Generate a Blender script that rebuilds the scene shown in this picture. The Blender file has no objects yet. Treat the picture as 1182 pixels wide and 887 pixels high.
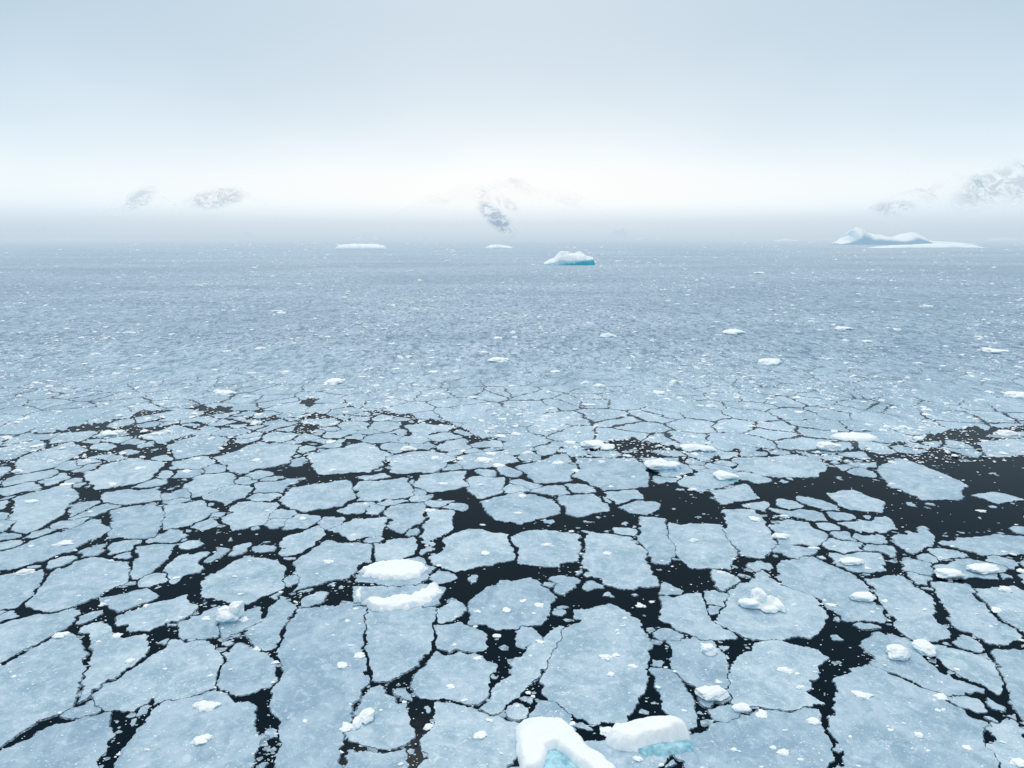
import bpy, bmesh, math, random
import numpy as np
from mathutils import Vector, noise as mnoise
random.seed(7); rng=np.random.default_rng(7)
scene=bpy.context.scene
scene.view_settings.view_transform='Standard'
scene.view_settings.look='None'
scene.view_settings.exposure=0
H=30.0; F=799.0; PITCH=math.radians(12.05)
cp,sp=math.cos(PITCH),math.sin(PITCH)
def ray(x,y):
    u=(x-591)/F; v=(443.5-y)/F
    return u, cp+v*sp, -sp+v*cp
def G(x,y):
    a,b,c=ray(x,y); t=H/-c
    return (a*t,b*t)
def mpp(x,y):
    a,b,c=ray(x,y); return (H/-c)/F
def AT(x,y,D):
    a,b,c=ray(x,y); t=D/b
    return (a*t,D,H+c*t)

# ---------- camera ----------
cam=bpy.data.cameras.new("camera"); co=bpy.data.objects.new("camera",cam)
scene.collection.objects.link(co); scene.camera=co
co.location=(0,0,H); co.rotation_euler=(math.radians(90)-PITCH,0,0)
cam.sensor_width=36; cam.lens=F/1182*36; cam.clip_start=0.5; cam.clip_end=60000

# ---------- world ----------
w=bpy.data.worlds.new("World"); scene.world=w; w.use_nodes=True
nt=w.node_tree; nt.nodes.clear(); N=nt.nodes; L=nt.links
out=N.new('ShaderNodeOutputWorld')
sky=N.new('ShaderNodeTexSky'); sky.sky_type='NISHITA'; sky.sun_disc=False
SUN_EL=math.radians(48); SUN_AZ=math.radians(-10)
sky.sun_elevation=SUN_EL; sky.sun_rotation=SUN_AZ
bg1=N.new('ShaderNodeBackground'); bg1.inputs[1].default_value=0.07; L.new(sky.outputs[0],bg1.inputs[0])
tc=N.new('ShaderNodeTexCoord'); sep=N.new('ShaderNodeSeparateXYZ'); L.new(tc.outputs['Generated'],sep.inputs[0])
def lin(c,k=1.0): 
    return tuple([k*((v/255)/12.92 if v/255<=0.04045 else (((v/255)+0.055)/1.055)**2.4) for v in c]+[1])
def ramp(n,stops):
    r=n.new('ShaderNodeValToRGB'); cr=r.color_ramp
    while len(cr.elements)>1: cr.elements.remove(cr.elements[-1])
    cr.elements[0].position=stops[0][0]; cr.elements[0].color=stops[0][1]
    for p,c in stops[1:]:
        e=cr.elements.new(p); e.color=c
    return r
def math_(n,l,op,a,b=None,clamp=False):
    m=n.new('ShaderNodeMath'); m.operation=op; m.use_clamp=clamp
    for i,v in enumerate((a,b)):
        if v is None: continue
        if isinstance(v,(int,float)): m.inputs[i].default_value=v
        else: l.new(v,m.inputs[i])
    return m.outputs[0]
cn=N.new('ShaderNodeTexNoise'); cn.inputs['Scale'].default_value=2.2; cn.inputs['Detail'].default_value=3
mp=N.new('ShaderNodeMapping'); mp.inputs['Scale'].default_value=(1,1,2.2); L.new(tc.outputs['Generated'],mp.inputs[0]); L.new(mp.outputs[0],cn.inputs[0])
zz=math_(N,L,'ADD',sep.outputs[2],math_(N,L,'MULTIPLY',math_(N,L,'SUBTRACT',cn.outputs[0],0.5),0.12))
zc=math_(N,L,'POWER',math_(N,L,'MAXIMUM',sep.outputs[2],0.0),0.5)
zc2=math_(N,L,'POWER',math_(N,L,'MAXIMUM',zz,0.0),0.5)
mixz=N.new('ShaderNodeMix'); mixz.data_type='FLOAT'
L.new(math_(N,L,'MULTIPLY',math_(N,L,'SUBTRACT',sep.outputs[2],0.03),7.0,True),mixz.inputs[0]); L.new(zc,mixz.inputs[2]); L.new(zc2,mixz.inputs[3])
s=lambda z:math.sqrt(z)
k_=1.05
rC=ramp(N,[(0.0,lin((204,219,231))),(s(.006),lin((211,224,235))),(s(.018),lin((216,228,238))),(s(.030),lin((228,238,246),k_)),(s(.044),lin((249,253,255),k_)),(s(.068),lin((254,255,255),1.07)),(s(.095),lin((245,250,252),k_)),
  (s(.145),lin((227,237,244),k_)),(s(.21),lin((213,226,236),k_)),(s(.30),lin((203,218,229),k_)),(s(.5),(0.72,0.82,0.91,1)),(1.0,(0.98,1.03,1.06,1))])
rE=ramp(N,[(0.0,lin((199,216,229))),(s(.006),lin((204,220,233))),(s(.018),lin((208,224,236))),(s(.030),lin((219,233,243),k_)),(s(.044),lin((234,245,251),k_)),(s(.068),lin((238,247,252),k_)),(s(.095),lin((228,240,248),k_)),
  (s(.145),lin((211,228,240),k_)),(s(.21),lin((194,214,229),k_)),(s(.30),lin((177,201,218),k_)),(s(.5),(0.6,0.74,0.87,1)),(1.0,(0.98,1.03,1.06,1))])
for r in (rC,rE): r.color_ramp.interpolation='B_SPLINE'; L.new(mixz.outputs[0],r.inputs[0])
ax=math_(N,L,'POWER',math_(N,L,'ABSOLUTE',sep.outputs[0]),1.6)
axf=math_(N,L,'MULTIPLY',ax,2.6,True)
mc=N.new('ShaderNodeMix'); mc.data_type='RGBA'; L.new(axf,mc.inputs[0]); L.new(rC.outputs[0],mc.inputs[6]); L.new(rE.outputs[0],mc.inputs[7])
bg2=N.new('ShaderNodeBackground'); L.new(mc.outputs[2],bg2.inputs[0]); bg2.inputs[1].default_value=1.0
ms=N.new('ShaderNodeMixShader'); ms.inputs[0].default_value=0.97
L.new(bg1.outputs[0],ms.inputs[1]); L.new(bg2.outputs[0],ms.inputs[2]); L.new(ms.outputs[0],out.inputs[0])

sl=bpy.data.lights.new("sun",'SUN'); sl.energy=0.9; sl.angle=math.radians(18); sl.color=(1,0.97,0.93)
so=bpy.data.objects.new("sun",sl); scene.collection.objects.link(so)
dv=Vector((math.sin(SUN_AZ)*math.cos(SUN_EL),math.cos(SUN_AZ)*math.cos(SUN_EL),math.sin(SUN_EL)))
so.rotation_euler=(-dv).to_track_quat('-Z','Y').to_euler()

# ---------- materials ----------
def newmat(name):
    m=bpy.data.materials.new(name); m.use_nodes=True; m.node_tree.nodes.clear()
    return m,m.node_tree.nodes,m.node_tree.links
def pos(n,l,scale=(1,1,1)):
    g=n.new('ShaderNodeNewGeometry'); m=n.new('ShaderNodeMapping'); m.inputs['Scale'].default_value=scale
    l.new(g.outputs['Position'],m.inputs[0]); return m.outputs[0]
def noise_(n,l,vec,scale,detail=5,rough=0.6,dist=0,col=False):
    t=n.new('ShaderNodeTexNoise'); t.inputs['Scale'].default_value=scale; t.inputs['Detail'].default_value=detail
    t.inputs['Roughness'].default_value=rough; t.inputs['Distortion'].default_value=dist; l.new(vec,t.inputs['Vector']); return t.outputs[1 if col else 0]
def mixc(n,l,f,a,b,mode='MIX'):
    m=n.new('ShaderNodeMix'); m.data_type='RGBA'; m.blend_type=mode
    for i,v in ((0,f),(6,a),(7,b)):
        if isinstance(v,(int,float,tuple)): m.inputs[i].default_value=v
        else: l.new(v,m.inputs[i])
    return m.outputs[2]
def maprange(n,l,v,a,b,c=0.0,d=1.0):
    m=n.new('ShaderNodeMapRange'); m.inputs[1].default_value=a; m.inputs[2].default_value=b; m.inputs[3].default_value=c; m.inputs[4].default_value=d
    l.new(v,m.inputs[0]); return m.outputs[0]
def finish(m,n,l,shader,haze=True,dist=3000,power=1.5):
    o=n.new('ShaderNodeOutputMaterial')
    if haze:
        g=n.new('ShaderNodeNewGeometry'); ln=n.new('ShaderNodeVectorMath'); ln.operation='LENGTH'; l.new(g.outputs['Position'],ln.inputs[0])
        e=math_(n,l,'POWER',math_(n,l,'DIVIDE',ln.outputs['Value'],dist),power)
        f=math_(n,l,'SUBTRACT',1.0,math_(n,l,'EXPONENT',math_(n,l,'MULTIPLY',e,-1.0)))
        em=n.new('ShaderNodeEmission'); em.inputs[0].default_value=lin((201,217,230))  # painted haze: surface mixes to a glowing fog colour with distance
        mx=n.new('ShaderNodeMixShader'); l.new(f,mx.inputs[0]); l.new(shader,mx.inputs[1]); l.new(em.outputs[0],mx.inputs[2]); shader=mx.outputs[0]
    l.new(shader,o.inputs[0])
def bsdf(n,l,col,rough=0.7,spec=0.3,bump=None,bs=0.3,bd=0.05,ior=1.31):
    b=n.new('ShaderNodeBsdfPrincipled'); b.inputs['Roughness'].default_value=rough; b.inputs['Specular IOR Level'].default_value=spec; b.inputs['IOR'].default_value=ior
    if isinstance(col,tuple): b.inputs['Base Color'].default_value=col
    else: l.new(col,b.inputs['Base Color'])
    if bump is not None:
        bp=n.new('ShaderNodeBump'); bp.inputs['Strength'].default_value=bs; bp.inputs['Distance'].default_value=bd; l.new(bump,bp.inputs['Height']); l.new(bp.outputs[0],b.inputs['Normal'])
    return b
WATER,n,l=newmat("dark_sea_water")
p=pos(n,l)
nb=noise_(n,l,p,0.9,2)
b=bsdf(n,l,(0.002,0.009,0.016,1),0.12,0.18,nb,0.15,0.03,1.16)
finish(WATER,n,l,b.outputs[0],haze=False)
FLOE,n,l=newmat("floe_ice")
p=pos(n,l)
big=noise_(n,l,p,0.32,4,0.65,0.8)
med=noise_(n,l,p,1.5,6,0.72,0.5)
fine=noise_(n,l,p,6.5,2,0.7)
col=mixc(n,l,maprange(n,l,big,0.38,0.62),(0.33,0.46,0.55,1),(0.51,0.625,0.70,1))
col=mixc(n,l,maprange(n,l,med,0.52,0.67,0,0.7),col,(0.70,0.79,0.835,1))
col=mixc(n,l,maprange(n,l,med,0.45,0.30,0,0.6),col,(0.22,0.34,0.43,1))
col=mixc(n,l,maprange(n,l,fine,0.62,0.70,0,0.75),col,(0.84,0.90,0.92,1))
oi=n.new('ShaderNodeObjectInfo')
col=mixc(n,l,1.0,col,mixc(n,l,oi.outputs['Random'],(0.85,0.89,0.93,1),(1.07,1.065,1.055,1)),'MULTIPLY')
b=bsdf(n,l,col,0.55,0.3,med,0.55,0.09)
finish(FLOE,n,l,b.outputs[0],haze=False)
SLUSH,n,l=newmat("slush_edge")
p=pos(n,l); f=noise_(n,l,p,3.0,4,0.7)
b=bsdf(n,l,mixc(n,l,maprange(n,l,f,0.42,0.62),(0.03,0.055,0.08,1),(0.33,0.45,0.53,1)),0.4,0.3)
finish(SLUSH,n,l,b.outputs[0],haze=False)
FRAG,n,l=newmat("wet_slush_fragments")
p=pos(n,l); f=noise_(n,l,p,2.0,4,0.7)
b=bsdf(n,l,mixc(n,l,maprange(n,l,f,0.38,0.62),(0.15,0.23,0.29,1),(0.50,0.62,0.69,1)),0.5,0.3)
finish(FRAG,n,l,b.outputs[0],haze=False)
SHEET,n,l=newmat("brash_ice_sheet")
p=pos(n,l,(1,0.40,1)); p2=pos(n,l)
big=noise_(n,l,pos(n,l,(0.35,1,1)),0.011,4,0.6,0.4)
mid=noise_(n,l,p,0.13,5,0.66,0.5)
pat=noise_(n,l,p,0.75,4,0.7,0.3)
pat2=noise_(n,l,pos(n,l,(1,0.5,1)),0.28,4,0.72,0.4)
fine=noise_(n,l,p2,2.4,2,0.7)
col=mixc(n,l,maprange(n,l,mid,0.37,0.63),(0.27,0.375,0.465,1),(0.40,0.51,0.60,1))
g=n.new('ShaderNodeNewGeometry'); sx=n.new('ShaderNodeSeparateXYZ'); l.new(g.outputs['Position'],sx.inputs[0])
zone=maprange(n,l,sx.outputs[1],105,180)
zoneb=maprange(n,l,sx.outputs[1],1100,350)
col=mixc(n,l,math_(n,l,'MULTIPLY',maprange(n,l,pat,0.515,0.60,0,0.8),zone),col,(0.09,0.165,0.25,1))
zz2=math_(n,l,'MULTIPLY',zone,zoneb)
col=mixc(n,l,math_(n,l,'MULTIPLY',maprange(n,l,pat2,0.54,0.60,0,0.75),zz2),col,(0.09,0.165,0.25,1))
col=mixc(n,l,maprange(n,l,pat,0.45,0.34,0,0.5),col,(0.56,0.66,0.73,1))
col=mixc(n,l,maprange(n,l,fine,0.61,0.68,0,0.75),col,(0.82,0.88,0.91,1))
col=mixc(n,l,maprange(n,l,big,0.38,0.62),mixc(n,l,1.0,col,(0.87,0.91,0.95,1),'MULTIPLY'),mixc(n,l,1.0,col,(1.13,1.13,1.12,1),'MULTIPLY'))
col=mixc(n,l,maprange(n,l,sx.outputs[1],210,90),col,mixc(n,l,1.0,col,(1.22,1.20,1.16,1),'MULTIPLY'))
wv=n.new('ShaderNodeVectorMath'); wv.operation='MULTIPLY_ADD'; l.new(noise_(n,l,p2,0.35,3,0.65,0,True),wv.inputs[0]); wv.inputs[1].default_value=(3.2,3.2,0); l.new(p2,wv.inputs[2])
vo=n.new('ShaderNodeTexVoronoi'); vo.voronoi_dimensions='2D'; vo.feature='DISTANCE_TO_EDGE'; vo.inputs['Scale'].default_value=0.15; l.new(wv.outputs[0],vo.inputs['Vector'])
brk=noise_(n,l,p2,0.05,3,0.6)
wd=math_(n,l,'MULTIPLY',maprange(n,l,sx.outputs[1],185,85,0,0.07),maprange(n,l,brk,0.38,0.60,0.0,1.0))
ck=math_(n,l,'LESS_THAN',vo.outputs['Distance'],wd)
col=mixc(n,l,math_(n,l,'MULTIPLY',ck,maprange(n,l,sx.outputs[1],185,115,0.35,0.92)),col,(0.004,0.012,0.022,1))
b=bsdf(n,l,col,0.5,0.2)
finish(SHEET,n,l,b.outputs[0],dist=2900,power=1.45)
def snowmat(name,low):
    m,n,l=newmat(name)
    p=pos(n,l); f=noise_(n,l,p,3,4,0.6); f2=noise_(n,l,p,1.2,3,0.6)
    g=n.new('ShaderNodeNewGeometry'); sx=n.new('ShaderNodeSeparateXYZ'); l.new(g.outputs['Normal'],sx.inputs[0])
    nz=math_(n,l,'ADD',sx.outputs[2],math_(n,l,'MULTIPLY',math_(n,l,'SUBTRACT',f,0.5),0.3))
    col=mixc(n,l,maprange(n,l,nz,-0.2,0.5),low,(0.95,0.965,0.97,1))  # shade painted by normal: sides and undersides tinted bluer than tops
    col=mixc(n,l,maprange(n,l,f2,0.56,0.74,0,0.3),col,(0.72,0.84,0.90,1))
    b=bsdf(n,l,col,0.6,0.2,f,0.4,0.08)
    finish(m,n,l,b.outputs[0],haze=False); return m
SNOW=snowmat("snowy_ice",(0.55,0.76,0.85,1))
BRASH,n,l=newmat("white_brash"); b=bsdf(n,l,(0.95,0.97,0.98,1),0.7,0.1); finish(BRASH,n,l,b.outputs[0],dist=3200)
BLUE,n,l=newmat("turquoise_wet_ice")
p=pos(n,l); f=noise_(n,l,p,1.3,5,0.65)
b=bsdf(n,l,mixc(n,l,maprange(n,l,f,0.35,0.6),(0.12,0.36,0.46,1),(0.48,0.76,0.84,1)),0.35,0.4,f,0.6,0.15)
finish(BLUE,n,l,b.outputs[0],haze=False)
def bergmat(name,lowc,hi0,hi1,shade=(0.45,0.62,0.75,1),ns=0.15,s0=0.3,s1=0.8,xc=None):
    m,n,l=newmat(name)
    p=pos(n,l); f=noise_(n,l,p,ns,5,0.65)
    g=n.new('ShaderNodeNewGeometry'); sx=n.new('ShaderNodeSeparateXYZ'); l.new(g.outputs['Position'],sx.inputs[0])
    sn=n.new('ShaderNodeSeparateXYZ'); l.new(g.outputs['Normal'],sn.inputs[0])
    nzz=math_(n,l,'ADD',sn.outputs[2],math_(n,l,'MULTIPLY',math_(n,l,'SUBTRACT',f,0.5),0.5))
    col=mixc(n,l,maprange(n,l,nzz,s0,s1),shade,(0.93,0.95,0.96,1))  # painted shading: steeper faces take the bluer shade colour
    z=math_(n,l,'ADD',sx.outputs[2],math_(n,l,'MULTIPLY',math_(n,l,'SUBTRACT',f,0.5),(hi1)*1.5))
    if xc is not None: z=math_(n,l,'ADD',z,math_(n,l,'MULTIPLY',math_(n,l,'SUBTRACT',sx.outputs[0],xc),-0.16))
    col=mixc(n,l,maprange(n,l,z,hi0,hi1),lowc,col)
    b=bsdf(n,l,col,0.6,0.2,f,0.5,1.0)
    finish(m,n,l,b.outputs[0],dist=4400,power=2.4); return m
BERG_BLUE=bergmat("turquoise_berg_ice",(0.07,0.48,0.60,1),0.8,3.8,(0.45,0.75,0.84,1),0.12,0.0,0.4,xc=62)
BERG=bergmat("berg_ice",(0.58,0.75,0.83,1),0.2,1.5,(0.33,0.56,0.71,1),0.04,0.42,0.80)
BERGW=bergmat("white_berg_ice",(0.45,0.70,0.79,1),0.2,1.0,(0.75,0.86,0.92,1))
MOUNT,n,l=newmat("misty_mountain_rock_and_snow")
at=n.new('ShaderNodeAttribute'); at.attribute_name="rock"; av=n.new('ShaderNodeAttribute'); av.attribute_name="mist"
f=noise_(n,l,pos(n,l,(1,1,1.2)),0.012,6,0.72,0.5)
rk=math_(n,l,'MULTIPLY',at.outputs['Fac'],maprange(n,l,f,0.40,0.54))
b=bsdf(n,l,mixc(n,l,rk,(0.93,0.97,1.0,1),(0.09,0.25,0.42,1)),0.9,0.1)
tr=n.new('ShaderNodeBsdfTransparent'); mx=n.new('ShaderNodeMixShader')
alpha=math_(n,l,'MULTIPLY',av.outputs['Fac'],math_(n,l,'ADD',0.13,math_(n,l,'MULTIPLY',rk,0.20)))  # painted mist: per-vertex opacity lets the sky show through the slopes
l.new(alpha,mx.inputs[0]); l.new(tr.outputs[0],mx.inputs[1]); l.new(b.outputs[0],mx.inputs[2])
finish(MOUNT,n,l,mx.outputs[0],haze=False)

def link(ob,**kw):
    scene.collection.objects.link(ob)
    for k,v in kw.items(): ob[k]=v
    return ob
def mesh_obj(name,verts,faces,mats,origin=(0,0,0),smooth=False,midx=None,**kw):
    me=bpy.data.meshes.new(name)
    if origin!=(0,0,0): 
        ox,oy,oz=origin; verts=[(v[0]-ox,v[1]-oy,v[2]-oz) for v in verts]
    me.from_pydata(verts,[],faces)
    for m in mats: me.materials.append(m)
    if midx is not None: me.polygons.foreach_set('material_index',midx)
    if smooth: me.polygons.foreach_set('use_smooth',[True]*len(me.polygons))
    me.update(); ob=bpy.data.objects.new(name,me); ob.location=origin
    return link(ob,**kw)

TB=rng.random((256,256))
def vn(x,y,sm=True):
    xi=np.floor(x).astype(int); yi=np.floor(y).astype(int); fx=x-xi; fy=y-yi
    if sm: fx=fx*fx*(3-2*fx); fy=fy*fy*(3-2*fy)
    a=TB[xi&255,yi&255]; b=TB[(xi+1)&255,yi&255]; c=TB[xi&255,(yi+1)&255]; d=TB[(xi+1)&255,(yi+1)&255]
    return (a*(1-fx)+b*fx)*(1-fy)+(c*(1-fx)+d*fx)*fy
def fbm(x,y,o=4,r=0.5,sm=True):
    s_=0;a=1;t=0
    for i in range(o):
        s_=s_+a*vn(x+i*17.3,y+i*9.1,sm); t+=a; a*=r
        x,y=(x*0.8-y*0.6)*2.03,(x*0.6+y*0.8)*2.03
    return s_/t
def sdf(X,Y,poly):
    d=np.full(X.shape,1e18); ins=np.zeros(X.shape,bool); n_=len(poly)
    for i in range(n_):
        ax_,ay=poly[i]; bx,by=poly[(i+1)%n_]
        ex,ey=bx-ax_,by-ay; wx,wy=X-ax_,Y-ay
        t=np.clip((wx*ex+wy*ey)/(ex*ex+ey*ey+1e-12),0,1)
        d=np.minimum(d,(wx-ex*t)**2+(wy-ey*t)**2)
        c=((ay>Y)!=(by>Y)); 
        xx=(bx-ax_)*(Y-ay)/((by-ay) if by!=ay else 1e-9)+ax_
        ins^=(c&(X<xx))
    d=np.sqrt(d); return np.where(ins,-d,d)

R=40000
mesh_obj("sea",[(-R,-300,0),(R,-300,0),(R,R,0),(-R,R,0)],[(0,1,2,3)],[WATER],kind="structure")

# ---------- far ice sheet ----------
edge_px=[(-400,545),(-150,528),(0,512),(60,502),(110,490),(180,478),(240,468),(300,463),(335,468),(352,458),(395,460),(405,470),(450,480),(520,490),(560,506),(620,516),(680,521),(760,520),(840,522),(900,520),(950,527),(1000,518),(1060,511),(1182,498),(1400,488),(2000,485)]
edge=[G(*q) for q in edge_px]
FAR=38000; YM=320.0
fine_edge=[]
for (a,b) in zip(edge[:-1],edge[1:]):
    Ln=math.dist(a,b); k=max(1,int(Ln/0.3))
    for i in range(k):
        t=i/k; x=a[0]+(b[0]-a[0])*t; y=a[1]+(b[1]-a[1])*t
        an=math.atan2(x,y)*100
        q=1+((float(fbm(np.array(an*0.5+40),np.array(2.0),6,0.66,False))-0.5)*12+(float(fbm(np.array(an*0.12+9),np.array(3.0)))-0.5)*12)/y*1.0
        fine_edge.append((x*q,y*q))
nE=len(fine_edge)
out_=[(x/y*YM,YM) for x,y in fine_edge]
vs=[(x,y,0.07) for x,y in fine_edge]+[(x,y,0.07) for x,y in out_]+[(x,y-0.12,-0.05) for x,y in fine_edge]
fs=[(i,i+1,nE+i+1,nE+i) for i in range(nE-1)]+[(i,2*nE+i,2*nE+i+1,i+1) for i in range(nE-1)]
o=len(vs)
vs+=[(-FAR,YM,0.07),(FAR,YM,0.07),(FAR,FAR,0.07),(-FAR,FAR,0.07)]
fs+=[(o,o+1,o+2,o+3),(o,0,nE),(nE-1,o+1,2*nE-1)]
mesh_obj("ice_sheet",vs,fs,[SHEET],kind="structure")

# ---------- floes ----------
T=[
[(0,770),(60,735),(88,728),(100,752),(85,790),(78,818),(40,835),(0,862),(-60,880),(-60,780)],
[(93,727),(120,720),(165,735),(160,760),(120,790),(90,812),(84,815),(92,780),(105,752)],
[(-60,900),(0,872),(60,845),(120,828),(130,845),(110,887),(100,930),(-60,930)],
[(140,887),(150,850),(190,815),(240,800),(290,815),(290,860),(275,930),(130,930)],
[(112,805),(165,768),(200,740),(240,745),(262,765),(235,800),(180,815),(120,822)],
[(250,775),(275,748),(312,755),(318,790),(280,800),(255,795)],
[(345,703),(420,700),(420,790),(405,830),(385,887),(370,930),(312,930),(325,860),(315,800),(318,760),(330,735)],
[(425,705),(495,703),(500,740),(478,775),(440,785),(425,790)],
[(415,805),(440,795),(465,815),(475,855),(440,865),(400,850)],
[(400,872),(470,868),(480,930),(395,930)],
[(500,755),(545,755),(568,770),(560,800),(540,815),(478,800),(475,780)],
[(510,815),(550,820),(600,835),(600,870),(560,930),(480,930),(490,860),(505,840)],
[(545,700),(558,684),(578,672),(610,668),(637,690),(628,718),(580,727),(548,722)],
[(505,725),(535,722),(558,735),(560,748),(520,755),(503,745)],
[(600,765),(625,740),(650,727),(650,740),(620,775),(590,810),(570,827),(562,815),(585,780)],
[(668,705),(700,700),(735,718),(748,760),(740,800),(720,830),(680,830),(640,810),(625,790),(635,770),(655,735)],
[(740,598),(765,600),(780,640),(770,650),(745,650),(738,625)],
[(765,690),(800,685),(820,720),(845,735),(810,742),(785,730),(765,715)],
[(770,745),(820,740),(840,760),(838,790),(810,790),(785,775)],
[(755,775),(780,775),(800,805),(805,835),(790,840),(765,815)],
[(840,790),(870,745),(900,740),(950,760),(945,775),(925,800),(945,815),(900,820),(850,810)],
[(800,850),(850,830),(900,825),(945,825),(955,860),(945,930),(800,930),(790,870)],
[(965,790),(1000,768),(1060,790),(1110,825),(1140,845),(1160,930),(985,930),(965,860)],
[(840,690),(880,660),(905,680),(940,690),(950,715),(935,735),(895,738),(860,735),(830,720)],
[(890,652),(940,645),(985,665),(1015,700),(1020,718),(975,715),(935,692),(905,675)],
[(1000,670),(1040,665),(1075,690),(1075,715),(1100,735),(1060,742),(1025,715)],
[(1010,730),(1050,742),(1060,760),(1110,790),(1130,800),(1090,800),(1045,785),(1010,768),(1000,745)],
[(1080,672),(1110,675),(1150,710),(1180,738),(1140,745),(1100,720)],
[(1120,680),(1182,680),(1230,720),(1190,740),(1155,712)],
[(1070,750),(1110,748),(1150,770),(1150,800),(1110,782)],
[(1150,748),(1230,760),(1230,860),(1180,830),(1165,790),(1150,768)],
[(1140,840),(1165,835),(1200,870),(1230,930),(1170,930)],
[(590,620),(630,613),(672,618),(672,645),(640,655),(600,650)],
[(505,625),(540,613),(588,618),(590,645),(560,652),(520,660),(500,650)],
[(677,615),(720,620),(745,635),(755,675),(715,680),(680,668),(674,640)],
[(772,605),(830,608),(850,635),(840,655),(800,655),(784,640)],
[(836,590),(870,590),(885,610),(895,625),(880,645),(857,640),(838,615)],
[(558,580),(600,568),(640,580),(645,592),(605,605),(575,600)],
[(648,575),(685,572),(705,590),(670,597),(652,592)],
[(700,570),(735,567),(745,575),(715,582)],
[(540,550),(580,552),(578,568),(555,575),(540,567)],
[(485,550),(535,545),(540,562),(500,568),(480,562)],
[(450,585),(488,582),(490,600),(465,615),(448,605)],
[(497,590),(520,590),(515,620),(505,635),(490,640),(487,620)],
[(383,612),(410,600),(445,600),(440,618),(405,622)],
[(415,558),(470,553),(475,572),(440,580),(415,578)],
[(335,565),(400,555),(410,570),(395,585),(350,590),(325,580)],
[(235,668),(285,642),(330,650),(322,680),(285,698),(240,690)],
[(255,600),(280,580),(320,582),(305,605),(270,612)],
[(190,585),(230,578),(250,590),(225,605),(190,612)],
[(130,590),(175,582),(188,600),(180,620),(130,622)],
[(20,575),(80,560),(90,575),(60,600),(25,620),(15,600)],
[(-60,650),(0,640),(40,625),(110,602),(128,612),(90,635),(40,650),(0,658),(-60,670)],
[(40,680),(65,658),(110,645),(148,652),(150,670),(110,690),(60,708),(40,700)],
[(-60,680),(0,665),(45,658),(50,672),(20,700),(-60,710)],
[(192,660),(210,642),(240,640),(230,658),(200,672)],
[(158,650),(160,632),(200,628),(195,642),(178,660),(160,668)],
[(120,692),(165,680),(175,692),(140,706)],
[(130,718),(160,702),(215,690),(220,705),(190,722),(140,738)],
[(205,720),(250,702),(258,715),(248,737),(215,737)],
[(-60,740),(0,722),(50,710),(100,702),(70,730),(30,755),(0,765),(-60,785)],
[(285,735),(330,690),(340,702),(322,745),(298,750)],
[(345,650),(380,625),(428,630),(428,650),(400,668),(345,680)],
[(255,718),(300,702),(290,722),(262,738)],
[(432,628),(480,620),(482,640),(460,650),(435,652)],
[(410,672),(420,655),(440,652),(488,643),(502,655),(490,672),(450,676)],
[(410,682),(450,680),(495,676),(512,680),(497,698),(470,702),(412,696)],
[(330,622),(370,607),(376,618),(345,640),(325,640)],
[(955,640),(1010,640),(1020,658),(985,660)],
[(1015,542),(1040,530),(1080,545),(1110,560),(1105,575),(1070,577),(1030,562)],
[(955,570),(985,567),(1020,582),(1015,592),(975,587)],
[(882,607),(925,602),(955,615),(940,630),(900,628)],
[(890,587),(940,591),(960,600),(925,600)],
[(970,604),(1025,599),(1035,611),(1000,615)],
[(1085,627),(1140,619),(1182,620),(1230,627),(1182,640),(1130,640)],
[(1080,655),(1120,647),(1160,655),(1150,668),(1095,668)],
[(1030,620),(1070,611),(1080,628),(1050,638)],
[(820,567),(860,560),(873,575),(835,582)],
[(740,530),(780,528),(800,545),(770,550)],
[(598,540),(650,525),(662,540),(655,555),(620,557)],
[(668,530),(730,530),(750,547),(745,562),(700,566),(667,552)],
[(850,530),(920,526),(955,536),(940,549),(900,551),(850,543)],
[(1130,512),(1182,507),(1230,505),(1182,525),(1140,527)],
[(1125,572),(1150,570),(1175,576),(1150,581)],
[(195,515),(235,502),(262,508),(245,524),(210,530)],
[(250,530),(300,512),(345,515),(330,535),(275,548)],
[(100,545),(150,530),(190,535),(170,555),(115,565)],
[(355,525),(420,512),(450,525),(430,545),(370,548)],
[(450,528),(500,520),(525,530),(500,545),(455,546)],
[(160,505),(200,492),(225,498),(190,512)],
[(20,530),(80,512),(100,520),(60,540),(20,548)],
]
LEADS=[(1100,596,100,22),(1160,552,80,28),(975,560,70,11),(905,572,65,10),(1060,530,70,9),(1000,575,50,9),(545,680,36,18),(600,663,60,8),(575,745,34,20),(690,692,65,11),(755,705,22,26),(640,735,18,34),
 (300,620,40,10),(250,622,30,9),(195,682,26,13),(385,692,20,8),(490,820,20,32),(395,850,16,32),(292,820,18,26),(148,845,18,24),(125,700,12,6),
 (965,745,36,22),(960,810,14,48),(850,740,16,28),(785,668,42,10),(545,600,28,16),(690,603,60,7),(790,588,50,12),(770,568,45,7),(360,547,60,6),(470,547,40,4),(60,840,50,5),(0,855,40,7),(30,592,30,6),
 (620,610,60,5),(700,825,60,9),(1140,810,24,12),(240,515,50,3),(330,540,40,4),(150,520,50,3),(200,735,25,6),(330,755,8,24),(230,472,50,4),(130,496,50,5),(110,575,14,12),
 (380,595,40,6),(540,575,30,5),(820,600,18,8),(1050,602,60,6),(500,740,10,28),(600,780,14,18),(860,560,20,5),(650,560,16,6)]
polys=[]; caps=[]
for t in T:
    polys.append([G(*q) for q in t]); caps.append(0.25)
nT_=len(polys)
def toview(x,y):
    depth=y*cp+H*sp; up=y*sp-H*cp
    return 591+F*x/depth,443.5-F*up/depth
def inlead(x,y,k=1.0):
    px,py=toview(x,y)
    for (cx,cy,rx,ry) in LEADS:
        if ((px-cx)/rx)**2+((py-cy)/ry)**2<k: return True
    return False
cent=[(np.mean([q[0] for q in p_]),np.mean([q[1] for q in p_])) for p_ in polys]
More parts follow.
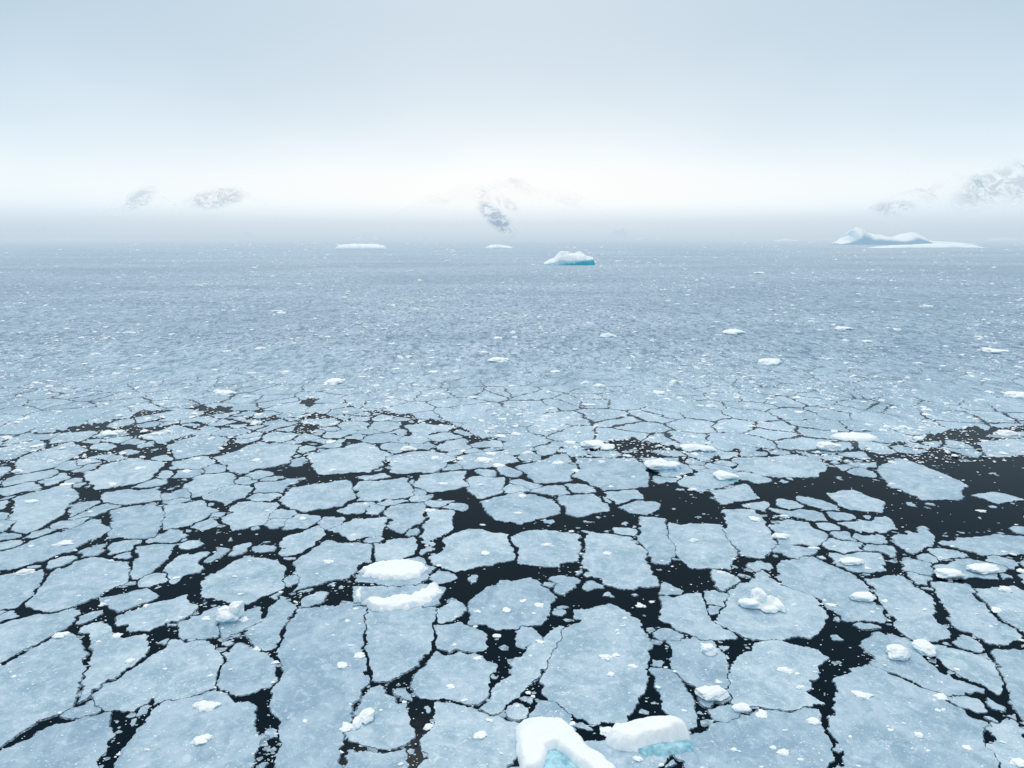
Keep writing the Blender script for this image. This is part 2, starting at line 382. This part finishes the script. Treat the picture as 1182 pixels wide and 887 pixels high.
rad=[max(math.dist(c,q) for q in p_) for c,p_ in zip(cent,polys)]
def dist1(x,y,i):
    return float(sdf(np.array([x]),np.array([y]),polys[i])[0])
edge_near=edge+[(900,800),(-900,800)]
Esdf=lambda x,y: float(sdf(np.array([x]),np.array([y]),edge_near)[0])
tries=[(4.2,400),(3.2,900),(2.3,1800),(1.6,4000),(1.0,4000),(0.6,700),(0.35,700)]
for r,nt_ in tries:
    for _ in range(nt_):
        px=random.uniform(-60,1245); py=random.uniform(450,910)
        if r>3.6 and (py>560 or py<500): continue
        x,y=G(px,py)
        rr=r*random.uniform(0.75,1.15)
        il=inlead(x,y)
        if il and not(r<0.8 and random.random()<0.25): continue
        if r>=1 and (inlead(x,y-rr*0.8) or inlead(x,y+rr*0.5)): continue
        if Esdf(x,y)<rr*0.6: continue
        ok=True
        for i in range(len(polys)):
            dd=math.hypot(x-cent[i][0],y-cent[i][1])
            if dd>rad[i]+rr+0.2: continue
            if i<nT_:
                if dist1(x,y,i)<rr*0.72+0.05: ok=False;break
            elif dd<(rad[i]+rr)*0.82: ok=False;break
        if not ok: continue
        k=random.choice([3,4,4,5]); ph=random.random()*6.28; el=random.uniform(0.6,1.0); ro=random.random()*3.14
        pl=[]
        for j in range(k):
            an=ph+2*math.pi*(j+random.uniform(-0.25,0.25))/k; q=rr*random.uniform(0.8,1.05)
            xx=math.cos(an)*q; yy=math.sin(an)*q*el
            pl.append((x+xx*math.cos(ro)-yy*math.sin(ro),y+xx*math.sin(ro)+yy*math.cos(ro)))
        polys.append(pl); cent.append((x,y)); rad.append(rr); caps.append(0.05 if r<0.7 else (0.5 if y<62 else 1.0))
print("sites",len(polys))
def contour(Fd,x0,y0,st):
    S=Fd>0; adj={}; P={}
    c=S[:-1,:-1].astype(int)+S[:-1,1:]*2+S[1:,1:]*4+S[1:,:-1]*8
    js,is_=np.where((c>0)&(c<15))
    def ep(kind,j,i):
        k=(kind,j,i)
        if k not in P:
            if kind==0: a,b=Fd[j,i],Fd[j,i+1]; t=a/(a-b); P[k]=(x0+(i+t)*st,y0+j*st)
            else: a,b=Fd[j,i],Fd[j+1,i]; t=a/(a-b); P[k]=(x0+i*st,y0+(j+t)*st)
        return k
    tab={1:[(3,0)],2:[(0,1)],3:[(3,1)],4:[(1,2)],5:[(3,0),(1,2)],6:[(0,2)],7:[(3,2)],8:[(2,3)],9:[(2,0)],10:[(0,1),(2,3)],11:[(2,1)],12:[(1,3)],13:[(1,0)],14:[(0,3)]}
    for j,i in zip(js,is_):
        E=[(0,j,i),(1,j,i+1),(0,j+1,i),(1,j,i)]
        for a,b in tab[c[j,i]]:
            ka=ep(*E[a]); kb=ep(*E[b]); adj.setdefault(ka,[]).append(kb); adj.setdefault(kb,[]).append(ka)
    loops=[]; seen=set()
    for k in adj:
        if k in seen: continue
        lp=[k]; seen.add(k); cur=k
        while True:
            nx_=[q for q in adj[cur] if q not in seen]
            if not nx_: break
            cur=nx_[0]; seen.add(cur); lp.append(cur)
        if len(lp)>5: loops.append([P[q] for q in lp])
    return loops
def area(lp):
    a=0
    for (x1,y1),(x2,y2) in zip(lp,lp[1:]+lp[:1]): a+=x1*y2-x2*y1
    return a/2
built=[]
for i,pl in enumerate(polys):
    cx,cy=cent[i]; st=max(0.06,min(0.2,cy*0.0015)); m_=1.8
    xs=[q[0] for q in pl]; ys=[q[1] for q in pl]
    x0,x1,y0,y1=min(xs)-m_,max(xs)+m_,min(ys)-m_,max(ys)+m_
    X,Y=np.meshgrid(np.arange(x0,x1,st),np.arange(y0,y1,st))
    ds=max(1,cy/75)
    wa=1.25*ds
    WX=X+wa*(fbm(X*0.5+5,Y*0.5+11,6,0.64,False)-0.5)*1.4; WY=Y+wa*(fbm(X*0.5+77,Y*0.5+31,6,0.64,False)-0.5)*1.4
    di=sdf(WX,WY,pl); dm=np.full(X.shape,50.0)
    for j in range(len(polys)):
        if j==i: continue
        if math.hypot(cent[j][0]-cx,cent[j][1]-cy)>rad[i]+rad[j]+2.5: continue
        dm=np.minimum(dm,sdf(WX,WY,polys[j]))
    nz=np.clip((fbm(X*0.13+3,Y*0.13+60,3)-0.42)*3.2,0,1)
    dz=max(1,cy/65)
    gap=(0.08+0.42*nz)*dz
    if cy>85: gap=gap*0.7
    Fd=np.minimum((dm-di)/2-gap/2,caps[i]*dz-di)
    bite=np.clip(fbm(X*0.6/ds+i*3.3,Y*0.6/ds+7,3,0.6,False)-0.58,0,1)*3.4*ds*min(1,rad[i]/2.5)
    Fd=Fd-bite*np.clip(1-Fd/0.9,0,1)
    if cy>60: Fd=np.minimum(Fd,sdf(X,Y,edge_near)-gap)
    Fd[0,:]=-.1;Fd[-1,:]=-.1;Fd[:,0]=-.1;Fd[:,-1]=-.1
    lps=contour(Fd,x0,y0,st)
    if not lps: continue
    lps.sort(key=lambda q:-abs(area(q)))
    for lp in lps[:1]:
        A=area(lp)
        if abs(A)<0.10: continue
        if A<0: lp=lp[::-1]
        built.append((abs(A)/cy**1.6,lp,i))
built.sort(key=lambda q:-q[0]); print("floes",len(built))
def floe_geo(lp,zt):
    n_=len(lp); 
    up=[(x,y,zt) for x,y in lp]
    b1=[]
    for k in range(n_):
        x,y=lp[k]; a=lp[k-4]; b=lp[(k+4)%n_]
        tx,ty=b[0]-a[0],b[1]-a[1]; Lq=math.hypot(tx,ty)+1e-9
        o=0.02+0.18*max(0,float(vn(np.array(x*0.5),np.array(y*0.5)))-0.3)
        b1.append((x+ty/Lq*o,y-tx/Lq*o,-0.005))
    v=up+b1; f=[tuple(range(n_))]; mi=[0]
    for k in range(n_):
        q=(k+1)%n_; f.append((k,n_+k,n_+q,q)); mi.append(1)
    return v,f,mi
ztop={}
SV=[];SF=[];SM=[]
for k,(sc,lp,i) in enumerate(built):
    zt=random.uniform(0.05,0.09); ztop[i]=zt
    v,f,mi=floe_geo(lp,zt)
    if k<300:
        cx,cy=cent[i]; A=abs(area(lp))
        lab="broad flat blue-grey ice floe with frosted surface" if A>25 else ("mid-sized angular blue-grey ice floe in dark water" if A>6 else "small fragment of thin blue-grey sea ice")
        mesh_obj("ice_floe",v,f,[FLOE,SLUSH],(float(cx),float(cy),0.0),midx=mi,label=lab,category="ice floe",group="ice floes drifting on dark water")
    else:
        o=len(SV); SV+=v; SF+=[tuple(a+o for a in q) for q in f]; SM+=mi
if SV: mesh_obj("small_ice_floes",SV,SF,[FLOE,SLUSH],midx=SM,kind="stuff",label="scattered small fragments of thin sea ice")
SV=[];SF=[]
for _ in range(12000):
    px=random.uniform(-60,1240); py=random.uniform(500,915)
    cl=mnoise.noise(Vector((px*0.010,py*0.018,15)))+0.7*mnoise.noise(Vector((px*0.04,py*0.07,12)))
    if random.random()>0.25+cl*1.5: continue
    x,y=G(px,py)
    if inlead(x,y,0.6) and random.random()<0.7: continue
    r=min(0.6,0.09*random.paretovariate(1.6))*max(1,y/60); k=random.choice([4,5,6]); ph=random.random()*6.28; o=len(SV); z=random.uniform(0.012,0.04)
    for j in range(k):
        an=ph+6.283*(j+random.uniform(-.3,.3))/k; q=r*random.uniform(0.6,1.1); SV.append((x+math.cos(an)*q,y+math.sin(an)*q*0.8,z))
    SF.append(tuple(range(o,o+k)))
mesh_obj("slush_ice",SV,SF,[FRAG],kind="stuff",label="wet grey slush fragments floating between the floes")
def surf_z(x,y):
    for sc,lp,i in built:
        if math.hypot(cent[i][0]-x,cent[i][1]-y)<rad[i]*1.05:
            if dist1(x,y,i)<0.05: return ztop[i]
    if y>60 and Esdf(x,y)<0: return 0.07
    return 0.0

# ---------- chunks ----------
def ico(sub):
    bm=bmesh.new(); bmesh.ops.create_icosphere(bm,subdivisions=sub,radius=1)
    v=[tuple(q.co) for q in bm.verts]; f=[tuple(a.index for a in q.verts) for q in bm.faces]; bm.free(); return v,f
I3=ico(3); I4=ico(4)
def rock_shape(seed,k=13,amp=0.12,soft=0.3):
    rs=random.Random(seed); pls=[]
    for _ in range(k):
        nv=Vector((rs.gauss(0,1),rs.gauss(0,1),rs.gauss(0,0.7))).normalized(); pls.append((nv,rs.uniform(0.6,0.95)))
    off=Vector((rs.uniform(-50,50),rs.uniform(-50,50),rs.uniform(-50,50)))
    pls.append((Vector((rs.uniform(-.25,.25),rs.uniform(-.25,.25),1)).normalized(),rs.uniform(0.55,0.8)))
    out=[]
    for v in I4[0]:
        d=Vector(v); r=1.15
        for nv,h in pls:
            c=nv.dot(d)
            if c>0.05: r=min(r,h/c)
        r=r*(1-soft)+0.85*soft
        r*=1+amp*1.3*mnoise.noise(d*1.5+off)+amp*0.7*mnoise.noise(d*4+off)+amp*0.3*mnoise.noise(d*10+off)
        out.append(d*r)
    return out
def fix(v,flat,ex): return (v.x,v.y*ex,max(v.z,-0.2)*flat)
variants=[]
for sdd in range(14):
    fl=random.uniform(0.3,0.55); ex=random.uniform(0.5,0.9)
    V=[];Fc=[]
    for m_ in range(random.choice([1,1,2,3])):
        k_s=1 if m_==0 else random.uniform(0.35,0.65); ox=0 if m_==0 else random.uniform(-.8,.8); oy=0 if m_==0 else random.uniform(-.5,.5); o=len(V)
        for q in rock_shape(sdd*7+m_,k=random.choice([9,12,15]),amp=0.25):
            a=fix(q,fl,ex); V.append((a[0]*k_s+ox,a[1]*k_s+oy,a[2]*k_s*1.4 if m_ else a[2]))
        Fc+=[tuple(a+o for a in q) for q in I4[1]]
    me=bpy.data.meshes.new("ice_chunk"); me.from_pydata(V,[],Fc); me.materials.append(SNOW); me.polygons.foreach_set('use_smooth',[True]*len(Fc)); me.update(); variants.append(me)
GRP="chunks of ice scattered over the floes"
nchunk=0
def small(px,py,w,lab="small white snow-covered ice chunk"):
    global nchunk
    x,y=G(px,py); s_=w*mpp(px,py)/2
    ob=bpy.data.objects.new("ice_chunk",random.choice(variants)); ob.location=(x,y,surf_z(x,y)+0.0)
    ob.rotation_euler=(0,0,random.choice([0,3.14])+random.uniform(-0.5,0.5)); ob.scale=(s_,s_*1.15,s_*0.8)
    link(ob,label=lab,category="ice chunk",group=GRP); nchunk+=1
def add_foot(ob,V,Fc):
    m2=bpy.data.meshes.new("ice_foot"); m2.from_pydata(V,[],Fc); m2.materials.append(BLUE); m2.polygons.foreach_set('use_smooth',[True]*len(Fc)); m2.update()
    fo=bpy.data.objects.new("ice_foot",m2); fo.parent=ob; scene.collection.objects.link(fo); fo["label"]="smooth turquoise wet ice at the waterline"
def heightslab(pxpoly,h,edge_w,seed,rough=0.25,zb=0.0,origin=None,warp=0.25):
    P_=[G(*q) for q in pxpoly]
    cx=float(np.mean([q[0] for q in P_])); cy=float(np.mean([q[1] for q in P_]))
    if origin: cx,cy=origin
    xs=[q[0] for q in P_]; ys=[q[1] for q in P_]; W=max(max(xs)-min(xs),max(ys)-min(ys)); st=max(0.025,W/120)
    ax_=np.arange(min(xs)-0.4,max(xs)+0.4,st); ay=np.arange(min(ys)-0.4,max(ys)+0.4,st)
    X,Y=np.meshgrid(ax_,ay)
    WX=X+warp*2*(fbm(X*1.4+seed,Y*1.4,5,0.5)-0.5); WY=Y+warp*2*(fbm(X*1.4+seed+50,Y*1.4+9,5,0.5)-0.5)
    d=-sdf(WX,WY,P_)
    prof=np.clip(d/edge_w,0,1); prof=1-(1-prof)**2.2
    Z=h*prof*(1+rough*2*(fbm(X*0.7+seed*2,Y*0.7,3,0.4)-0.5))+0.05*h*(fbm(X*5,Y*5,3)-0.5)*prof
    Z=np.where(d>0,Z,-0.12)
    idx=-np.ones(X.shape,int); V=[];Fc=[]
    near=d>-st*2.2
    for j,i in zip(*np.where(near)):
        idx[j,i]=len(V); V.append((float(X[j,i]-cx),float(Y[j,i]-cy),float(Z[j,i]+zb)))
    for j in range(X.shape[0]-1):
        for i in range(X.shape[1]-1):
            q=(idx[j,i],idx[j,i+1],idx[j+1,i+1],idx[j+1,i])
            if min(q)>=0: Fc.append(tuple(int(a) for a in q))
    return V,Fc,(cx,cy)
def slab(pxpoly,h,ew,lab,seed,foot=None,rough=0.25,zb=None,fh=0.3,warp=0.25):
    global nchunk
    nchunk+=1
    V,Fc,c=heightslab(pxpoly,h,ew,seed,rough,warp=warp)
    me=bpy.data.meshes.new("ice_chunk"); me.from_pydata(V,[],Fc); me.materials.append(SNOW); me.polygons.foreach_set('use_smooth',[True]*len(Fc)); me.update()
    ob=bpy.data.objects.new("ice_chunk",me); ob.location=(c[0],c[1],surf_z(*c) if zb is None else zb)
    link(ob,label=lab,category="ice chunk",group=GRP)
    if foot:
        V,Fc,_=heightslab(foot,fh,0.5,seed+3,0.5,origin=c); add_foot(ob,V,Fc)
def hero(px,py,w,parts,lab,foot=None,seed=1,zadd=0.0):
    global nchunk
    nchunk+=1
    x,y=G(px,py); s_=w*mpp(px,py)
    V=[];Fc=[]
    for m_,(dx,dy,rx,ry,rz,dz) in enumerate(parts):
        o=len(V)
        for v in rock_shape(seed*10+m_,k=12,amp=0.18):
            V.append(((dx+v.x*rx*1.15)*s_,(dy+v.y*ry*1.15)*s_,(dz+max(v.z,-0.3)*rz*1.2)*s_))
        Fc+=[tuple(a+o for a in q) for q in I4[1]]
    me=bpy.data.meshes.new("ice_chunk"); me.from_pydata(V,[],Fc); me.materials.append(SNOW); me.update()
    ob=bpy.data.objects.new("ice_chunk",me); ob.location=(x,y,surf_z(x,y)+zadd)
    link(ob,label=lab,category="ice chunk",group=GRP)
    r=ob.modifiers.new("r",'REMESH'); r.mode='VOXEL'; r.voxel_size=max(0.02,s_*0.014); r.use_smooth_shade=True
    sm=ob.modifiers.new("s",'SMOOTH'); sm.iterations=3; sm.factor=0.5
    if foot:
        V=[];Fc=[]
        for (dx,dy,rx,ry,rz,dz) in foot:
            o=len(V)
            for v in rock_shape(seed+500,k=10,amp=0.2):
                V.append(((dx+v.x*rx*1.1)*s_,(dy+v.y*ry*1.1)*s_,(dz+v.z*rz)*s_))
            Fc+=[tuple(a+o for a in q) for q in I4[1]]
        add_foot(ob,V,Fc)
slab([(594,842),(600,836),(625,832),(650,836),(664,847),(678,864),(696,878),(714,892),(718,904),(697,908),(676,895),(655,878),(643,868),(634,872),(630,886),(622,900),(602,898),(596,872)],0.6,0.45,"large white snow-capped ice wedge with turquoise hollow",2,
  foot=[(622,868),(640,862),(660,878),(698,908),(690,930),(640,930),(622,905)],zb=0.02,rough=0.25,fh=0.22,warp=0.2)
slab([(700,854),(706,843),(728,837),(752,833),(778,835),(794,844),(797,857),(778,863),(755,864),(735,870),(714,868),(703,862)],0.9,0.7,"rounded white ice block with blue-green base",5,
  foot=[(730,868),(762,858),(800,855),(799,868),(772,875),(745,876)],zb=0.02,rough=0.3,fh=0.25,warp=0.2)
slab([(415,661),(430,652),(455,648),(484,649),(494,656),(485,667),(465,671),(440,670),(422,668)],0.32,0.45,"flat-topped white snow slab resting on a floe",8,rough=0.7,warp=0.5)
slab([(418,697),(428,692),(445,695),(455,688),(468,690),(484,687),(496,678),(506,675),(511,684),(500,695),(482,703),(452,707),(428,705)],0.42,0.4,"long curved lumpy white ice block",11,rough=0.9,warp=0.5)
slab([(410,690),(413,680),(418,681),(418,690),(415,697)],0.35,0.2,"small upright sliver of white ice",12,rough=0.5)
slab([(957,504),(975,501),(1005,503),(1014,507),(1003,510),(975,509)],0.35,0.6,"long low white ice slab",17)
hero(878,700,54,[(-0.25,-0.05,0.24,0.16,0.12,0.06),(-0.02,0.1,0.20,0.17,0.22,0.12),(0.18,0.05,0.18,0.14,0.14,0.08),(0.36,-0.12,0.11,0.22,0.10,0.05),(0.1,-0.22,0.18,0.13,0.08,0.04)],"jagged cluster of white ice lumps on a floe",seed=7)
hero(265,716,34,[(0,0,0.38,0.3,0.22,0.17),(0.2,0.1,0.28,0.25,0.36,0.24),(-0.1,0.1,0.3,0.25,0.25,0.2)],"upright white ice block with turquoise base",foot=[(0.0,-0.16,0.30,0.16,0.12,0.0)],seed=61)
hero(820,806,38,[(0,0,0.45,0.33,0.2,0.12),(0.2,0.1,0.2,0.2,0.2,0.1)],"rounded white ice boulder on thin ice",seed=8)
hero(855,820,24,[(0,0,0.45,0.3,0.2,0.1)],"rounded white ice boulder on thin ice",seed=9)
hero(817,753,20,[(0,0,0.45,0.4,0.3,0.12)],"rounded white ice boulder on thin ice",seed=10)
hero(1035,758,30,[(0,0,0.45,0.38,0.28,0.12)],"smooth white ice boulder on a floe",seed=11)
hero(1066,752,28,[(0,0,0.42,0.4,0.25,0.12),(0.2,0.1,0.25,0.3,0.2,0.12)],"smooth white ice boulder on a floe",seed=12)
hero(1000,692,40,[(-0.1,0,0.4,0.25,0.12,0.06)],"low white ice slab on a floe",seed=13)
hero(1100,666,42,[(-0.1,0,0.4,0.25,0.12,0.06)],"low white ice slab on a floe",seed=14)
hero(1133,660,44,[(0,0,0.45,0.22,0.1,0.06)],"low white ice slab on a floe",seed=15)
hero(980,651,36,[(0.1,0,0.4,0.25,0.1,0.06)],"low white ice slab on a floe",seed=16)
hero(765,541,44,[(-0.1,0,0.4,0.3,0.13,0.08),(0.25,0.0,0.2,0.2,0.1,0.05)],"white ice lump with pale blue base",foot=[(0.05,-0.05,0.38,0.25,0.04,0)],seed=17)
hero(836,553,36,[(0,0,0.4,0.3,0.14,0.09)],"white ice lump with pale blue base",foot=[(0.08,-0.08,0.42,0.26,0.05,0)],seed=18)
hero(806,521,40,[(-0.2,0.1,0.3,0.25,0.1,0.06),(0.22,0,0.26,0.2,0.1,0.05)],"pair of joined white ice lumps",seed=19)
hero(955,520,30,[(0,0,0.46,0.4,0.2,0.12)],"rounded white ice boulder",seed=21)
hero(690,517,40,[(-0.1,0.05,0.36,0.3,0.1,0.06),(0.25,-0.1,0.2,0.2,0.08,0.04)],"low white ice lump at the floe edge",seed=22)
hero(420,832,30,[(0.1,0.1,0.3,0.35,0.2,0.1),(-0.2,-0.3,0.2,0.3,0.14,0.05)],"ridged white ice fragment on a floe",seed=23)
named=[(470,519,20),(558,532,20),(1160,502,28),(1175,458,26),(1148,407,30),(890,420,28),(577,417,28),(692,447,18),(386,442,26),(260,455,26),(127,502,24),(972,380,24),(845,385,32),(700,389,20),(300,404,16),
(575,538,16),(610,524,16),(900,620,18),(240,817,26),(232,856,20),(150,765,14),(70,735,16),(30,662,22),(75,628,22),(35,580,16),(400,842,18),(395,770,14),(415,758,14),(555,850,16),(622,700,12),(700,760,14),(705,780,12),(730,770,10),
(905,775,16),(925,795,12),(995,805,22),(1085,805,18),(1175,882,18),(1060,850,12),(1160,682,20),(1150,705,14),(940,835,14),(905,870,14),(880,825,18),(130,560,12),(75,560,14),(160,542,12),(215,545,12),(20,545,14),(320,360,14),(325,362,12),(875,316,14),(575,391,12),(1000,395,14),(1060,420,12),(1070,355,16),(110,410,12),(230,330,10),(150,385,14),(480,358,12),(640,430,14),(760,455,16),(820,470,14),(920,460,12),(1070,480,12),(545,460,12),(500,430,14),(330,430,12),(700,845,20),(870,600,14),(1030,560,10),(380,650,12),(350,600,10),(560,640,12),(630,630,12),(700,640,10),(800,625,12),(960,700,12)]
for q in named: small(*q)
while nchunk<296:
    if random.random()<0.65: px=random.uniform(0,1182); py=random.uniform(300,530); w_=random.uniform(7,14)*(0.5+0.5*(py-280)/250)
    else: px=random.uniform(0,1182); py=random.uniform(530,885); w_=random.uniform(5,13)
    small(px,py,w_)
B0=ico(1)
bv=np.array(B0[0]); bf=np.array(B0[1])
VV=[];FF=[];o=0
def addb(x,y,z,sz,el=0.8,hz=0.35):
    global o
    j=1+(rng.random((len(bv),1))-0.5)*0.8
    q=bv*j*np.array([sz,sz*random.uniform(0.6,1.0)*el,sz*hz]); a=random.uniform(-0.5,0.5)
    c_,s2=math.cos(a),math.sin(a)
    qq=np.stack([q[:,0]*c_-q[:,1]*s2+x,q[:,0]*s2+q[:,1]*c_+y,np.maximum(q[:,2],-0.02)+z],1)
    VV.append(qq); FF.append(bf+o); o+=len(bv)
for _ in range(42000):
    py=279+ (535-279)*random.random()**1.1; px=random.uniform(-120,1300)
    cl=mnoise.noise(Vector((px*0.008,py*0.03,0)))+0.7*mnoise.noise(Vector((px*0.03,py*0.09,4)))
    if random.random()>0.42+cl*0.9: continue
    x,y=G(px,py); m_=mpp(px,py)
    wpx=min(7,0.9+random.paretovariate(1.8)*0.65)*(0.55+0.45*(py-280)/200)
    addb(x,y,0.07,wpx*m_/2*1.15,1.1,0.5)
for _ in range(9000):
    px=random.uniform(-60,1240); py=random.uniform(510,905)
    cl=mnoise.noise(Vector((px*0.012,py*0.02,5)))+0.6*mnoise.noise(Vector((px*0.05,py*0.08,2)))
    if random.random()>0.45+cl*1.1: continue
    x,y=G(px,py); wpx=min(7,0.7+random.paretovariate(2.0)*0.7)
    il=inlead(x,y,0.7)
    if il and random.random()<0.7: continue
    addb(x,y,0.08 if not il else 0.01,wpx*mpp(px,py)/2)
VV=np.concatenate(VV); FF=np.concatenate(FF)
me=bpy.data.meshes.new("brash_ice"); me.from_pydata(VV.tolist(),[],FF.tolist()); me.materials.append(BRASH); me.update()
link(bpy.data.objects.new("brash_ice",me),kind="stuff",label="fine white brash ice scattered over sea and floes")

# ---------- icebergs ----------
def berg(base_y,prof,mat,lab,depth_k=0.5,rough=0.25,seed=0,nx=110,ny=36,cliff=0.6,name="iceberg"):
    xm=(prof[0][0]+prof[-1][0])/2
    D=G(xm,base_y)[1]
    pts=[AT(p_[0],p_[1],D) for p_ in prof]
    X=[p_[0] for p_ in pts]; Z=[max(p_[2],0) for p_ in pts]
    W=X[-1]-X[0]; dep=W*depth_k; V=[];Fc=[]
    for j in range(ny+1):
        t=j/ny*2-1; t=math.copysign(abs(t)**0.6,t)
        for i in range(nx+1):
            x=X[0]+W*i/nx; z=float(np.interp(x,X,Z))
            edge_=min(1,min(i,nx-i)/nx*8)
            bell=max(0,1-abs(t)**1.6)
            ww=0.55+0.45*edge_+0.3*mnoise.noise(Vector((x/W*5,seed,0)))+0.16*mnoise.noise(Vector((x/W*17,seed,3)))
            yy=D+dep/2+t*dep/2*ww
            nn=mnoise.noise(Vector((x/W*9,t*1.6,seed*3.7)))+0.5*mnoise.noise(Vector((x/W*24,t*4,seed*1.7)))
            zz=z*(bell**cliff)*(1+rough*nn*edge_)
            if j in(0,ny) or i in(0,nx): zz=-1
            V.append((x,yy,zz))
    for j in range(ny):
        for i in range(nx):
            a=j*(nx+1)+i; Fc.append((a,a+1,a+nx+2,a+nx+1))
    return mesh_obj(name,V,Fc,[mat],(float((X[0]+X[-1])/2),float(D+dep/2),0.0),label=lab,category="iceberg",group="icebergs grounded in the bay")
berg(306.5,[(628,304),(634,301),(640,298),(645,293.5),(650,291),(656,291.5),(660,293),(668,292),(673,293),(678,295.5),(686,297.5),(688,305)],BERG_BLUE,"white iceberg with bright turquoise flank",0.5,0.2,1,cliff=0.35)
berg(288,[(385,286),(388,283.2),(400,282),(415,281.5),(435,282.5),(442,284),(444,287)],BERGW,"long flat-topped white tabular iceberg",0.4,0.12,2)
berg(287,[(560,286),(565,283.5),(575,282.5),(588,284.5),(592,286)],BERGW,"low flat white ice slab afloat",0.5,0.15,3)
berg(283,[(974,281.5),(984,277.5),(990,273),(995,267),(1000,262.5),(1004,263.5),(1010,268),(1020,270.5),(1032,272.5),(1046,274.5),(1053,272),(1059,269),(1066,269),(1072,272),(1078,277),(1090,279),(1110,279.5),(1125,281),(1142,282.5)],BERG,"large peaked white iceberg with blue-shaded cliffs",0.3,0.14,4,nx=220,ny=40,cliff=0.32)
berg(286.8,[(1010,286),(1035,283.5),(1075,281.5),(1100,281.5),(1130,282.5),(1142,286)],BERGW,"low white ice shelf beside a peaked iceberg",0.2,0.15,5)
for k,(a,b_,hh,by) in enumerate([(270,292,268,276),(405,436,269,277.5),(696,730,265,276),(735,765,270,277),(838,852,271.5,276.5),(895,925,275.5,278.5),(480,500,272,277),(1145,1182,274,278),(60,80,274,277.5),(790,800,273,277)]):
    m_=(a+b_)/2
    berg(by,[(a,by-0.5),(a+(b_-a)*.3,(hh+by)/2),(m_,hh),(a+(b_-a)*.75,hh+1.5),(b_,by-0.5)],BERGW,"small misty white iceberg on the horizon",0.5,0.35,10+k,nx=40,ny=14)

# ---------- mountains ----------
def mountain(D,prof,rocks,seed,snow=1.0,name="mountain",topfade=0.0):
    X=[];Z=[]
    for x,y in prof:
        a,b_,c=AT(x,y,D); X.append(a); Z.append(c)
    W=X[-1]-X[0]; nx=240; ny=60; dep=900; V=[];Fc=[];rk=[];ms=[]
    for j in range(ny+1):
        t=j/ny*2-1
        for i in range(nx+1):
            x=X[0]+W*i/nx; zr=float(np.interp(x,X,Z)); y=D+t*dep/2
            rn=1-abs(mnoise.fractal(Vector((x*0.003,y*0.003,seed)),0.9,2.1,4))
            f2=mnoise.fractal(Vector((x*0.008,y*0.005,seed+9)),0.8,2.2,4)
            z=zr*max(0,(1-abs(t)))**0.9*(0.72+0.34*rn)+f2*zr*0.08
            z=max(z,-2)
            V.append((x,y,z))
            dd=y*cp-(z-H)*sp
            px=591+F*x/dd; py=443.5-F*(y*sp+(z-H)*cp)/dd
            r=0
            for (cx,cy,rx,ry,tilt,st) in rocks:
                ux=(px-cx); uy=(py-cy); uu=ux*math.cos(tilt)+uy*math.sin(tilt); vv=-ux*math.sin(tilt)+uy*math.cos(tilt)
                q=1-((uu/rx)**2+(vv/ry)**2); r=max(r,min(1,max(0,q*1.3))*st)
            if t>0.1: r=0
            rk.append(r)
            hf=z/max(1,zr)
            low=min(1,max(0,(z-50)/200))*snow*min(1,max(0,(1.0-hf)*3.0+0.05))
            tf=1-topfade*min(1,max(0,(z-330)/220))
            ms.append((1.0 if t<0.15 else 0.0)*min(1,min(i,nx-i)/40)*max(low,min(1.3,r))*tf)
    for j in range(ny):
        for i in range(nx):
            a=j*(nx+1)+i; Fc.append((a,a+1,a+nx+2,a+nx+1))
    ob=mesh_obj(name,V,Fc,[MOUNT],smooth=False,kind="structure")
    for nm,arr in (("rock",rk),("mist",ms)):
        at_=ob.data.attributes.new(nm,'FLOAT','POINT'); at_.data.foreach_set('value',arr)
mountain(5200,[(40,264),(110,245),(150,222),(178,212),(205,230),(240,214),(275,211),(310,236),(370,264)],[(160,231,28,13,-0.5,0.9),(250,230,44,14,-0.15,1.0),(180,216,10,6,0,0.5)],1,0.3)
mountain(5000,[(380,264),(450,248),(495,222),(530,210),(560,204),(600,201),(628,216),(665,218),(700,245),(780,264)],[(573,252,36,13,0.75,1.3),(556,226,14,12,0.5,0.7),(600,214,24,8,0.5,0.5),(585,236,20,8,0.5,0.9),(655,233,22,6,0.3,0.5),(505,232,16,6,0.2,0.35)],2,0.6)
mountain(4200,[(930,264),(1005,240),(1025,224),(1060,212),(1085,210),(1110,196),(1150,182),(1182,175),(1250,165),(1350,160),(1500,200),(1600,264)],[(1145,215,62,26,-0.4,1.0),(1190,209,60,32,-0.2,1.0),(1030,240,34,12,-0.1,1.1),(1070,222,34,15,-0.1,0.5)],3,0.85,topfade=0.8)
